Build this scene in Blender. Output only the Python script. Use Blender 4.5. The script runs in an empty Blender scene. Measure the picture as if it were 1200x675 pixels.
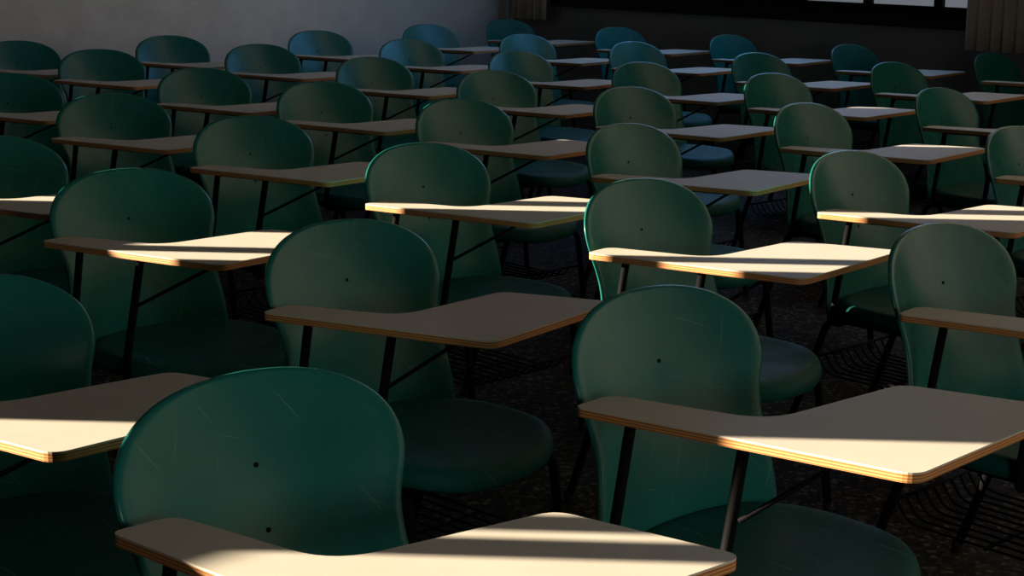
import bpy, bmesh, math, random
from mathutils import Vector, Matrix
random.seed(4)
S=bpy.context.scene; C=S.collection
try:
    S.view_settings.view_transform='Standard'; S.view_settings.look='None'
except Exception: pass
S.view_settings.exposure=0.0

# ------------------------------------------------------------ materials
def new_mat(name):
    m=bpy.data.materials.new(name); m.use_nodes=True
    return m,m.node_tree,m.node_tree.nodes['Principled BSDF']
def N(nt,t,**kw):
    n=nt.nodes.new(t)
    for k,v in kw.items():
        if k in n.inputs: n.inputs[k].default_value=v
        else: setattr(n,k,v)
    return n
def ramp(nt,fac,stops):
    r=nt.nodes.new('ShaderNodeValToRGB')
    while len(r.color_ramp.elements)<len(stops): r.color_ramp.elements.new(0.5)
    for e,(p,c) in zip(r.color_ramp.elements,stops):
        e.position=p; e.color=(*c,1)
    nt.links.new(fac,r.inputs['Fac']); return r.outputs['Color']
def coord(nt,scale=(1,1,1),rand=False,rot=(0,0,0)):
    tc=nt.nodes.new('ShaderNodeTexCoord'); mp=nt.nodes.new('ShaderNodeMapping')
    mp.inputs['Scale'].default_value=scale; mp.inputs['Rotation'].default_value=rot
    nt.links.new(tc.outputs['Object'],mp.inputs['Vector'])
    if rand:
        oi=nt.nodes.new('ShaderNodeObjectInfo'); ml=N(nt,'ShaderNodeMath',operation='MULTIPLY'); ml.inputs[1].default_value=37.0
        nt.links.new(oi.outputs['Random'],ml.inputs[0]); nt.links.new(ml.outputs[0],mp.inputs['Location'])
    return mp.outputs['Vector']
def bump(nt,b,fac,strength,dist=0.002):
    bp=N(nt,'ShaderNodeBump',Strength=strength,Distance=dist)
    nt.links.new(fac,bp.inputs['Height']); nt.links.new(bp.outputs['Normal'],b.inputs['Normal'])
def noise(nt,vec,scale,detail=4.0,rough=0.5):
    n=N(nt,'ShaderNodeTexNoise',Scale=scale,Detail=detail,Roughness=rough)
    nt.links.new(vec,n.inputs['Vector']); return n.outputs['Fac']
def math_node(nt,op,a,b):
    n=N(nt,'ShaderNodeMath',operation=op)
    for k,x in enumerate((a,b)):
        if isinstance(x,(int,float)): n.inputs[k].default_value=x
        else: nt.links.new(x,n.inputs[k])
    return n.outputs[0]

def plastic(name,c1,c2,rough,spec):
    m,nt,b=new_mat(name); v=coord(nt,rand=True)
    base=ramp(nt,noise(nt,v,3.5),[(.3,c1),(.75,c2)])
    # fine straight scuffs: very thin bands in three directions, each only inside small worn patches
    total=None
    for ang,sc,msc,seed in ((.6,5.5,9.0,0),(-.35,4.2,8.0,1),(1.25,6.5,11.0,2)):
        w=N(nt,'ShaderNodeTexWave',Scale=sc,Distortion=.5); w.inputs['Detail Scale'].default_value=.6
        nt.links.new(coord(nt,(1,.2,1),True,(0,ang,.2*seed)),w.inputs['Vector'])
        line=ramp(nt,w.outputs['Fac'],[(.9977,(0,0,0)),(.9995,(1,1,1))])
        worn=ramp(nt,noise(nt,coord(nt,(1,1,1),True,(seed,seed*2,0)),msc,1),[(.60,(0,0,0)),(.70,(1,1,1))])
        x=math_node(nt,'MULTIPLY',line,worn)
        total=x if total is None else math_node(nt,'MAXIMUM',total,x)
    mx=nt.nodes.new('ShaderNodeMix'); mx.data_type='RGBA'
    nt.links.new(math_node(nt,'MULTIPLY',total,.6),mx.inputs[0]); nt.links.new(base,mx.inputs[6]); mx.inputs[7].default_value=(.14,.30,.27,1)
    nt.links.new(mx.outputs[2],b.inputs['Base Color'])
    rr=ramp(nt,noise(nt,v,9,6),[(.3,(rough-.04,)*3),(.8,(rough+.10,)*3)])
    nt.links.new(rr,b.inputs['Roughness'])
    b.inputs['Specular IOR Level'].default_value=spec
    bump(nt,b,noise(nt,v,420,2),.12,.0006)
    return m
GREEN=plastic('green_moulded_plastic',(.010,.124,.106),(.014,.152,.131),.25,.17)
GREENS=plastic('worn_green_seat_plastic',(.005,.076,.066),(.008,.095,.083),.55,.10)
m,nt,b=new_mat('beige_laminate'); v=coord(nt,rand=True)
nt.links.new(ramp(nt,noise(nt,v,9,6),[(.2,(.61,.545,.46)),(.8,(.67,.605,.515))]),b.inputs['Base Color'])
b.inputs['Roughness'].default_value=.6; b.inputs['Specular IOR Level'].default_value=.15
LAM=m
m,nt,b=new_mat('plywood_edge'); v=coord(nt,(1,1,1))
w=N(nt,'ShaderNodeTexWave',Scale=62.0,Distortion=.6); w.bands_direction='Z'
nt.links.new(v,w.inputs['Vector'])
nt.links.new(ramp(nt,w.outputs['Fac'],[(.1,(.36,.13,.04)),(.8,(.74,.34,.115))]),b.inputs['Base Color'])
b.inputs['Roughness'].default_value=.5
PLY=m
m,nt,b=new_mat('black_steel'); v=coord(nt)
nt.links.new(ramp(nt,noise(nt,v,30),[(.3,(.004,.004,.005)),(.8,(.007,.0065,.0065))]),b.inputs['Base Color'])
b.inputs['Roughness'].default_value=.7; b.inputs['Specular IOR Level'].default_value=.06; STEEL=m
m,nt,b=new_mat('black_rubber'); b.inputs['Base Color'].default_value=(.008,.008,.008,1); b.inputs['Roughness'].default_value=.8; RUB=m
m,nt,b=new_mat('terrazzo'); v=coord(nt)
vo=N(nt,'ShaderNodeTexVoronoi',Scale=70.0); nt.links.new(v,vo.inputs['Vector'])
sp=ramp(nt,vo.outputs['Color'],[(.0,(.010,.007,.005)),(.45,(.020,.015,.011)),(.7,(.040,.031,.023)),(.9,(.14,.11,.085))])
nt.links.new(sp,b.inputs['Base Color']); b.inputs['Roughness'].default_value=.75; b.inputs['Specular IOR Level'].default_value=.08; FLOOR=m
def paint(name,c1,c2):
    m,nt,b=new_mat(name); v=coord(nt)
    nt.links.new(ramp(nt,noise(nt,v,2.2,10,.68),[(.34,c1),(.66,c2)]),b.inputs['Base Color'])
    b.inputs['Roughness'].default_value=.8; bump(nt,b,noise(nt,v,60,4),.15,.002); return m
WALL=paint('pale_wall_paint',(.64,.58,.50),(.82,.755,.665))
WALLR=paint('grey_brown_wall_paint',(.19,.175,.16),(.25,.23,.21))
m,nt,b=new_mat('dark_frame_paint'); v=coord(nt)
nt.links.new(ramp(nt,noise(nt,v,5),[(.3,(.005,.005,.005)),(.8,(.009,.008,.008))]),b.inputs['Base Color']); b.inputs['Roughness'].default_value=.6; b.inputs['Specular IOR Level'].default_value=.15; FRAME=m
m,nt,b=new_mat('frosted_pane'); v=coord(nt)
nt.links.new(ramp(nt,noise(nt,v,1.2),[(.3,(.30,.33,.37)),(.8,(.42,.45,.5))]),b.inputs['Base Color'])
b.inputs['Roughness'].default_value=.3
b.inputs['Emission Color'].default_value=(.55,.6,.68,1); b.inputs['Emission Strength'].default_value=.23; PANE=m  # emission stands in for the sky seen through the glass
m,nt,b=new_mat('curtain_cloth'); v=coord(nt)
nt.links.new(ramp(nt,noise(nt,v,40,3),[(.3,(.60,.47,.33)),(.8,(.70,.56,.41))]),b.inputs['Base Color']); b.inputs['Roughness'].default_value=.9; CURT=m

# ------------------------------------------------------------ helpers
def link(name,me,mat,parent=None,smooth=True):
    o=bpy.data.objects.new(name,me); C.objects.link(o)
    for mm in (mat if isinstance(mat,(list,tuple)) else [mat]): me.materials.append(mm)
    if smooth:
        for p in me.polygons: p.use_smooth=True
    if parent: o.parent=parent
    return o
def obj(name,bm,mat,parent=None,smooth=True):
    bmesh.ops.recalc_face_normals(bm,faces=bm.faces)
    me=bpy.data.meshes.new(name); bm.to_mesh(me); bm.free()
    return link(name,me,mat,parent,smooth)
def bake(o,mods):
    for t,kw in mods:
        md=o.modifiers.new(t,t)
        for k,vv in kw.items(): setattr(md,k,vv)
    dg=bpy.context.evaluated_depsgraph_get(); dg.update()
    me=bpy.data.meshes.new_from_object(o.evaluated_get(dg))
    o.modifiers.clear(); o.data=me
    for p in me.polygons: p.use_smooth=True
def box(bm,c,size,rot=None):
    mat=Matrix.Translation(c)@(rot.to_4x4() if rot else Matrix())@Matrix.Diagonal((*size,1))
    bmesh.ops.create_cube(bm,size=1,matrix=mat)
def tube(bm,pts,r,n=8,flat=None):
    pts=[Vector(p) for p in pts]; rings=[]; up=Vector((.123,.31,.94)).normalized(); prev=None
    for i,p in enumerate(pts):
        d=(pts[min(i+1,len(pts)-1)]-pts[max(i-1,0)]).normalized()
        if prev is None: a=d.cross(up).normalized()
        else: a=(prev-d*prev.dot(d)).normalized()
        prev=a; bb=d.cross(a)
        rings.append([bm.verts.new(p+(a*math.cos(2*math.pi*k/n)*r+bb*math.sin(2*math.pi*k/n)*r*(flat or 1))) for k in range(n)])
    for i in range(len(rings)-1):
        for k in range(n):
            bm.faces.new((rings[i][k],rings[i][(k+1)%n],rings[i+1][(k+1)%n],rings[i+1][k]))
    bm.faces.new(rings[0][::-1]); bm.faces.new(rings[-1])
def smooth_path(pts,rad=.04,n=5):
    pts=[Vector(p) for p in pts]; out=[pts[0]]
    for i in range(1,len(pts)-1):
        a,b,c=pts[i-1],pts[i],pts[i+1]
        r=min(rad,(a-b).length*.45,(c-b).length*.45)
        p=b+(a-b).normalized()*r; q=b+(c-b).normalized()*r
        for k in range(n+1):
            t=k/n; out.append(p*(1-t)**2+b*2*t*(1-t)+q*t*t)
    out.append(pts[-1]); return out
def fillet(poly,rads,n=7):
    out=[]
    for i,p in enumerate(poly):
        a=Vector(poly[i-1]);b=Vector(p);c=Vector(poly[(i+1)%len(poly)])
        r=min(rads[i],(a-b).length*.48,(c-b).length*.48)
        s=b+(a-b).normalized()*r;e=b+(c-b).normalized()*r
        for k in range(n+1):
            t=k/n; out.append(s*(1-t)**2+b*2*t*(1-t)+e*t*t)
    return out
def slab(bm,outline,z0,z1,inset=0):
    top=[bm.verts.new((p.x,p.y,z1)) for p in outline]; bot=[bm.verts.new((p.x,p.y,z0)) for p in outline]
    bm.faces.new(top); bm.faces.new(bot[::-1])
    n=len(top)
    for k in range(n): bm.faces.new((bot[k],bot[(k+1)%n],top[(k+1)%n],top[k]))
def lerp_tab(tab,z):
    for (z0,a),(z1,b_) in zip(tab,tab[1:]):
        if z<=z1:
            t=max(0,(z-z0)/(z1-z0))
            return a+(b_-a)*t
    return tab[-1][1]

# ------------------------------------------------------------ chair prototype
ZT=.86; YT=.31; ZTAB=.725
def yc(z): return lerp_tab([(.40,.195),(.48,.20),(.60,.222),(.715,.255),(.80,.287),(.86,.31)],z)
def backrest_shape():
    bm=bmesh.new()
    prof=[(.405,.250),(.45,.248),(.50,.242),(.55,.234),(.60,.228),(.64,.230),(.675,.240),(.705,.251)]
    rows=list(prof)
    for k in range(0,11):
        ph=math.radians(k*8.75); e=.84
        rows.append((.73+.13*math.sin(ph)**e if k else .73,.255*math.cos(ph)**e))
    nc=18; grid=[]
    for z,w in rows:
        row=[]
        for i in range(nc+1):
            x=w*(-1+2*i/nc)
            row.append(bm.verts.new((x,yc(z)-.042*(abs(x)/.25)**2,z)))
        grid.append(row)
    for j in range(len(grid)-1):
        for i in range(nc):
            bm.faces.new((grid[j][i],grid[j][i+1],grid[j+1][i+1],grid[j+1][i]))
    be=[e for e in bm.edges if e.is_boundary]
    r=bmesh.ops.extrude_edge_only(bm,edges=be)
    for vv in r['geom']:
        if isinstance(vv,bmesh.types.BMVert):
            d=Vector((vv.co.x,0,vv.co.z-.64)).normalized()
            vv.co+=d*.003+Vector((0,.008,0))
    return bm
def seat_shape():
    bm=bmesh.new(); n=44
    prof=[(.25,-.014),(.5,-.013),(.72,-.008),(.86,-.002),(.94,-.002),(.985,-.012),(1.0,-.028),(.985,-.046),(.93,-.052),(.6,-.05)]
    rings=[]
    for r,z in prof:
        ring=[]
        for k in range(n):
            a=2*math.pi*k/n; ca,sa=math.cos(a),math.sin(a)
            x=.258*math.copysign(abs(ca)**.8,ca)*r; y=.240*math.copysign(abs(sa)**.8,sa)*r-.030
            zz=.445+z-(.022*max(0,(-y-.12)/.13)**2)
            ring.append(bm.verts.new((x,y,zz)))
        rings.append(ring)
    for a,bb in zip(rings,rings[1:]):
        for k in range(n): bm.faces.new((a[k],a[(k+1)%n],bb[(k+1)%n],bb[k]))
    bm.faces.new(rings[0]); bm.faces.new(rings[-1][::-1])
    return bm
F0,L0=.158,-.316; AD=math.radians(15.5)
def tab(s,t):
    F=F0+s*math.cos(AD)-t*math.sin(AD); L=L0+s*math.sin(AD)+t*math.cos(AD)
    return (L,YT-F)
def make_chair():
    root=bpy.data.objects.new('tablet_chair',None); C.objects.link(root); root.empty_display_size=.2
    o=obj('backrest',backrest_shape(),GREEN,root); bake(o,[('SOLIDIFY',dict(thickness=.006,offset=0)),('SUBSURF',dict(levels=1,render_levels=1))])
    for z in (.733,.638):
        bm=bmesh.new(); bmesh.ops.create_uvsphere(bm,u_segments=10,v_segments=6,radius=.0044,matrix=Matrix.Translation((0,yc(z)-.0035,z))@Matrix.Diagonal((1,.5,1,1)))
        obj('bolt',bm,STEEL,root)
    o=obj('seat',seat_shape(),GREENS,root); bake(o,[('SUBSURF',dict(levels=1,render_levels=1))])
    # tablet
    poly=[tab(-.015,0),tab(.562,0),tab(.655,.477),tab(.372,.448),tab(.275,.118),tab(.0,.096)]
    out=fillet(poly,[.018,.03,.03,.03,.07,.03])
    bm=bmesh.new(); slab(bm,out,ZTAB-.003,ZTAB)
    t=obj('tablet',bm,LAM,root,False)
    bm=bmesh.new(); slab(bm,out,ZTAB-.017,ZTAB-.003)
    obj('plywood_edge',bm,PLY,t,False)
    # arm supports
    p=tab(.29,.03); q=tab(.075,.045)
    zb=ZTAB-.017
    bm=bmesh.new(); tube(bm,smooth_path([(*p,zb),(-.262,-.120,.445),(-.258,-.115,.385),(-.19,-.115,.385)],.025),.0105,10); obj('arm_post',bm,STEEL,root)
    bm=bmesh.new(); tube(bm,smooth_path([(*q,zb),(-.272,.115,.46),(-.264,.12,.385),(-.19,.12,.385)],.025),.0100,10); obj('arm_post',bm,STEEL,root)
    e=tab(.44,.26)
    bm=bmesh.new(); tube(bm,[(-.236,-.122,.585),(e[0],e[1],zb-.003)],.0045,8); obj('arm_brace',bm,STEEL,root)
    bm=bmesh.new()
    a1=tab(.06,.045);a2=tab(.47,.045);a3=tab(.47,.36)
    tube(bm,smooth_path([(*a1,zb-.004),(*a2,zb-.004),(*a3,zb-.004)],.04),.006,8); obj('tablet_bracket',bm,STEEL,root)
    # frame
    bm=bmesh.new()
    tube(bm,smooth_path([(-.19,.19,.384),(-.19,-.16,.384),(.19,-.16,.384),(.19,.19,.384),(-.18,.19,.384)],.05),.011,8)
    for s in (-1,1): tube(bm,smooth_path([(s*.12,-.1,.384),(s*.12,.19,.384),(s*.12,.235,.46),(s*.12,.243,.62)],.04),.010,8)
    obj('seat_frame',bm,STEEL,root)
    for s in (-1,1):
        for pts in ([(s*.185,-.08,.384),(s*.222,-.18,.380),(s*.228,-.235,.012)],[(s*.185,.12,.384),(s*.215,.175,.380),(s*.222,.30,.012)]):
            bm=bmesh.new(); tube(bm,smooth_path(pts,.06),.0115,8); l=obj('leg',bm,STEEL,root)
            bm=bmesh.new(); x,y,z=pts[-1]; tube(bm,[(x,y,.0),(x,y,.03)],.0145,10); obj('rubber_foot',bm,RUB,l)
    bm=bmesh.new()
    for k in range(10):
        x=-.17+.34*k/9
        tube(bm,smooth_path([(x,-.19,.235),(x,-.16,.20),(x,.2,.20),(x,.235,.25)],.03,3),.0032,6)
    for y,z in ((-.185,.235),(0,.196),(.232,.25)): tube(bm,[(-.222 if y<-.1 or y>.2 else -.17,y,z),(.222 if y<-.1 or y>.2 else .17,y,z)],.0045,6)
    obj('book_rack',bm,STEEL,root)
    return root
proto=make_chair()

# ------------------------------------------------------------ camera model (matches the camera below)
CAMZ=1.52; FPX=1893.0; TH=math.radians(12.48); RO=math.radians(.8)
def unproj(x,y,z):
    h=CAMZ-z; a,b=(x-600)/FPX,(y-337.5)/FPX
    x0=a*math.cos(RO)+b*math.sin(RO); y0=-a*math.sin(RO)+b*math.cos(RO)
    dn=math.sin(TH)+y0*math.cos(TH); fw=math.cos(TH)-y0*math.sin(TH)
    return h*x0/dn,h*fw/dn
obs={(0,0):(310,434),(1,0):(774,336),(2,0):(1103,262),
(0,1):(-32,322),(1,1):(411,258),(2,1):(753,210),(3,1):(998,177),(4,1):(1192,148),
(1,2):(157,198),(2,2):(499,168),(3,2):(737,145),(4,2):(946,121),(5,2):(1102,103),
(1,3):(-6,160),(2,3):(297,136),(3,3):(542,116),(4,3):(740,102),(5,3):(907,86),(6,3):(1048,73),(7,3):(1163,62),
(2,4):(135,110),(3,4):(380,96),(4,4):(580,83),(5,4):(754,73),(6,4):(888,62),(7,4):(997,52),
(2,5):(14,86),(3,5):(240,80),(4,5):(438,67),(5,5):(608,60),(6,5):(744,49),(7,5):(856,41),
(3,6):(121,58),(4,6):(308,52),(5,6):(481,46),(6,6):(616,40),(7,6):(725,32),
(3,7):(25,48),(4,7):(203,42),(5,7):(375,36),(6,7):(503,29),(7,7):(597,23)}
yaws={(0,0):0,(1,0):1,(1,1):-3,(0,1):2,(1,2):-2,(2,1):-1,(2,2):-1,(2,3):-1,(3,2):-3,(3,3):0,(3,1):0,(2,0):1}
# how far each near writing tablet is turned / slid on its arm, and its length: (degrees, slide x, slide y, size)
tabfix={(0,0):(-8.5,.010,.004,1.03),(1,0):(-2,.008,.0,1.055),(1,1):(3,-.008,.012,.94),(0,1):(0,.03,0,1)}
ordn=['first','second','third','fourth','fifth','sixth','seventh','eighth']
rows={}
for (i,j) in obs: rows.setdefault(j,[]).append(i)
special={(0,0):'nearest green tablet chair, lower left, its cream writing tablet brightly sunlit',
(1,0):'green tablet chair right of the nearest one, tablet crossed by a sunlit strip',
(0,1):'green chair cut by the left edge behind the nearest chair, tablet sunlit at the tip',
(1,1):'green chair with shaded tablet, directly behind the nearest chair and to its right'}
made={}; first=True
for (i,j),(px,py) in obs.items():
    X,Y=unproj(px,py,ZT); X-=.04; Y-=.035
    rz=math.radians(44-yaws.get((i,j),random.uniform(-2,2)))
    if first: r=proto; first=False
    else:
        r=proto.copy(); C.objects.link(r)
        for ch in list(proto.children):
            c=ch.copy(); C.objects.link(c); c.parent=r
            for g in ch.children:
                d=g.copy(); C.objects.link(d); d.parent=c
    made[(i,j)]=(r,rz)
    r.location=(X+YT*math.sin(rz),Y-YT*math.cos(rz),0); r.rotation_euler=(0,0,rz)
    k=sorted(rows[j]).index(i); n=len(rows[j])
    place='last at the right' if k==n-1 else ordn[k]+' from left'
    r['label']=special.get((i,j),'green plastic tablet chair, %s in the %s diagonal row from the front'%(place,ordn[j]))
    r['category']='chair'; r['group']='tablet-arm chairs in diagonal rows'
for k,(dg_,dx,dy,sc) in tabfix.items():
    r,rz=made[k]
    d=Matrix.Rotation(-rz,3,'Z')@Vector((dx,dy,0)); piv=Vector((*tab(.12,.05),0))
    M=Matrix.Translation(d+piv)@Matrix.Rotation(math.radians(dg_),4,'Z')@Matrix.Diagonal((sc,sc,1,1))@Matrix.Translation(-piv)
    for ch in r.children:
        if ch.name.split('.')[0] in ('tablet','arm_brace','tablet_bracket'): ch.matrix_local=M

# ------------------------------------------------------------ room
n_=Vector((math.cos(math.radians(44)),math.sin(math.radians(44)),0)); m_=Vector((-n_.y,n_.x,0)); UP=Vector((0,0,1))
ND=9.1; MD=9.45; HW=4.6
class Wall:
    """frame of a wall: q runs along it, off goes into the room"""
    def __init__(s,base,along,inward): s.b,s.a,s.i=base,along,inward; s.R=Matrix((along,inward,UP)).transposed()
    def at(s,q,off,z): return s.b+s.a*q+s.i*off+UP*z
    def box(s,bm,q0,q1,z0,z1,o0,o1): box(bm,s.at((q0+q1)/2,(o0+o1)/2,(z0+z1)/2),(abs(q1-q0),abs(o1-o0),z1-z0),s.R)
WR=Wall(n_*ND,m_,-n_); WL=Wall(m_*MD,n_,-m_)
def struct(name,bm,mat):
    o=obj(name,bm,mat,None,False); o['kind']='structure'; return o
bm=bmesh.new()
QL=-14.5; QR=-12
cor=[n_*ND+m_*MD, n_*ND+m_*QR, n_*QL+m_*QR, n_*QL+m_*MD]
top=[bm.verts.new((p.x,p.y,0)) for p in cor]; bot=[bm.verts.new((p.x,p.y,-.1)) for p in cor]
bm.faces.new(top); bm.faces.new(bot[::-1])
for k in range(4): bm.faces.new((top[k],top[(k+1)%4],bot[(k+1)%4],bot[k]))
struct('floor',bm,FLOOR)
wn=[0]
def build_wall(name,W,q0,q1,wins,mat):
    bm=bmesh.new(); edges=[q1]
    for a,b_,zs,zh in wins: edges+=[b_,a]
    edges.append(q0)
    for k in range(0,len(edges),2):
        if abs(edges[k+1]-edges[k])>.001: W.box(bm,edges[k+1],edges[k],0,HW,-.2,0)
    for a,b_,zs,zh in wins: W.box(bm,a,b_,0,zs,-.2,0); W.box(bm,a,b_,zh,HW,-.2,0)
    struct(name,bm,mat)
def window(W,a,b_,zs,zh,qs,pane=False,t=.03,gap=.03):
    wn[0]+=1; bm=bmesh.new()
    W.box(bm,a-gap,b_+gap,zs-.03,zs+.03,-.12,.05); W.box(bm,a,b_,zs+.03,zs+(.105 if pane else .075),-.1,-.03); W.box(bm,a,b_,zh-.07,zh,-.1,-.03)
    for q in qs:
        q,tt=q if isinstance(q,tuple) else (q,t)
        W.box(bm,q-tt,q+tt,zs+.06,zh-.05,-.1,-.03)
    f=struct('window_%d'%wn[0],bm,FRAME)
    if pane:
        bm=bmesh.new(); W.box(bm,a,b_,zs+.05,zh,-.075,-.065); obj('pane',bm,PANE,f,False)
ZS=.98; ZH=2.9
winsR=[(5.2,8.95,ZS,ZH),(-6.2,-3.8,ZS,ZH)]
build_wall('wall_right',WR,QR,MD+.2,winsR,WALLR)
window(WR,5.2,8.95,ZS,ZH,[5.23,5.61,6.14,6.67,7.2,7.73,8.26,8.9],True)
for a,b_,_,_ in winsR[1:]: window(WR,a,b_,ZS,ZH,[a+.03,(a+b_)/2,b_-.03])
TAZ=math.tan(math.radians(-2))       # the sun's rays drift toward the camera as they cross the room
def qy(y):
    # place along the left wall through which sunlight reaches depth y at x = 0
    return (y-MD*m_.y+TAZ*MD*m_.x)/(n_.y-TAZ*n_.x)
sun_gaps=[(qy(7.55),qy(7.72),1.7,3.6),(qy(6.14),qy(6.32),1.9,3.6),(qy(4.5),qy(5.06),2.32,4.3),(qy(3.70),qy(4.42),2.62,4.3),(qy(2.185),qy(2.51),2.8,4.3),(qy(.2),qy(2.155),3.26,4.3)]  # unseen windows, widths and sills shaped to place the sun bands
build_wall('wall_left',WL,QL,ND,sun_gaps,WALL)
for k,(a,b_,zs,zh) in enumerate(sun_gaps):
    qs=[a+.008,b_-.008]
    if k==5: qs+=[(qy(2.055),.012),(qy(1.96),.016),(qy(1.3),.03)]  # unseen bars added to cut dark stripes into the sun bands
    if k==3: qs+=[(qy(4.22),.04),(qy(3.92),.018)]
    if k==2: qs+=[(qy(4.72),.03)]
    window(WL,a,b_,zs,zh,qs,False,.008,.015)
def curtain(q0,q1,z0,z1,label):
    bm=bmesh.new(); nq=int(abs(q1-q0)/.012); prev=None
    for k in range(nq+1):
        q=q0+(q1-q0)*k/nq; ph=k*.012/.085*2*math.pi
        off=.11+.03*math.sin(ph)+.008*math.sin(ph*.37)
        col=[bm.verts.new(WR.at(q,off*(1 if z<z1-.1 else .85),z)) for z in [z0+(z1-z0)*i/8 for i in range(9)]]
        if prev:
            for i in range(8): bm.faces.new((prev[i],prev[i+1],col[i+1],col[i]))
        prev=col
    o=obj('curtain',bm,CURT); bake(o,[('SOLIDIFY',dict(thickness=.004,offset=0))])
    o['label']=label; o['category']='curtain'; o['group']='pleated window curtains'
curtain(4.5,5.3,.84,2.95,'beige pleated curtain at the right end of the window')
curtain(8.97,9.36,.845,2.95,'beige pleated curtain bunched in the corner left of the window')

# ------------------------------------------------------------ light
def area(W,q,z,sx,sy,e,col,off=.02):
    l=bpy.data.lights.new('window_sky_light','AREA'); l.shape='RECTANGLE'; l.size=sx; l.size_y=sy; l.energy=e; l.color=col
    o=bpy.data.objects.new('window_sky_light',l); C.objects.link(o); o.location=W.at(q,off,z)
    o.rotation_euler=(W.i-UP*.05).to_track_quat('-Z','Y').to_euler(); return o
area(WR,6.6,2.2,2.4,1.0,27,(.15,.46,1.0),.03)      # blue sky through the upper panes of the visible window
area(WR,-5.0,1.95,2.3,1.8,3,(.8,.95,1),.03)  # weak added fill, set at an unseen window near the camera
# added fill right of the camera, no lamp stands there; lifts the near backs
l=bpy.data.lights.new('front_lamp','AREA'); l.shape='RECTANGLE'; l.size=1.0; l.size_y=.7; l.energy=17; l.color=(.95,1,.93)
o=bpy.data.objects.new('front_lamp',l); C.objects.link(o); o.location=(1.75,-.5,1.35)
o.rotation_euler=(Vector((-.1,2.2,.75))-o.location).to_track_quat('-Z','Y').to_euler()
# added spotlight, no window behind it; makes the soft patch on the back wall
l=bpy.data.lights.new('window_bounce','SPOT'); l.energy=95; l.color=(1,.86,.70); l.spot_size=math.radians(28); l.spot_blend=1; l.shadow_soft_size=.4
o=bpy.data.objects.new('window_bounce',l); C.objects.link(o); o.location=WR.at(3.1,.15,2.5)
o.rotation_euler=(WL.at(6.4,0,1.65)-o.location).to_track_quat('-Z','Y').to_euler()
sl=bpy.data.lights.new('low_sun','SUN'); sl.energy=23; sl.angle=math.radians(.12); sl.color=(1,.87,.66)
so=bpy.data.objects.new('low_sun',sl); C.objects.link(so)
el=math.radians(13.5); az=math.radians(180-2)
sd=Vector((math.cos(az)*math.cos(el),math.sin(az)*math.cos(el),math.sin(el)))
so.rotation_euler=sd.to_track_quat('Z','Y').to_euler(); so.location=sd*15
w=bpy.data.worlds.new('sky'); S.world=w; w.use_nodes=True
w.node_tree.nodes['Background'].inputs['Color'].default_value=(.92,.97,1,1)
w.node_tree.nodes['Background'].inputs['Strength'].default_value=.014

cd=bpy.data.cameras.new('camera'); cd.sensor_width=36; cd.lens=FPX/1200*36; cd.clip_end=200
co=bpy.data.objects.new('camera',cd); C.objects.link(co)
co.matrix_world=Matrix.Translation((0,0,CAMZ))@Matrix.Rotation(math.pi/2-TH,4,'X')@Matrix.Rotation(RO,4,'Z')
S.camera=co
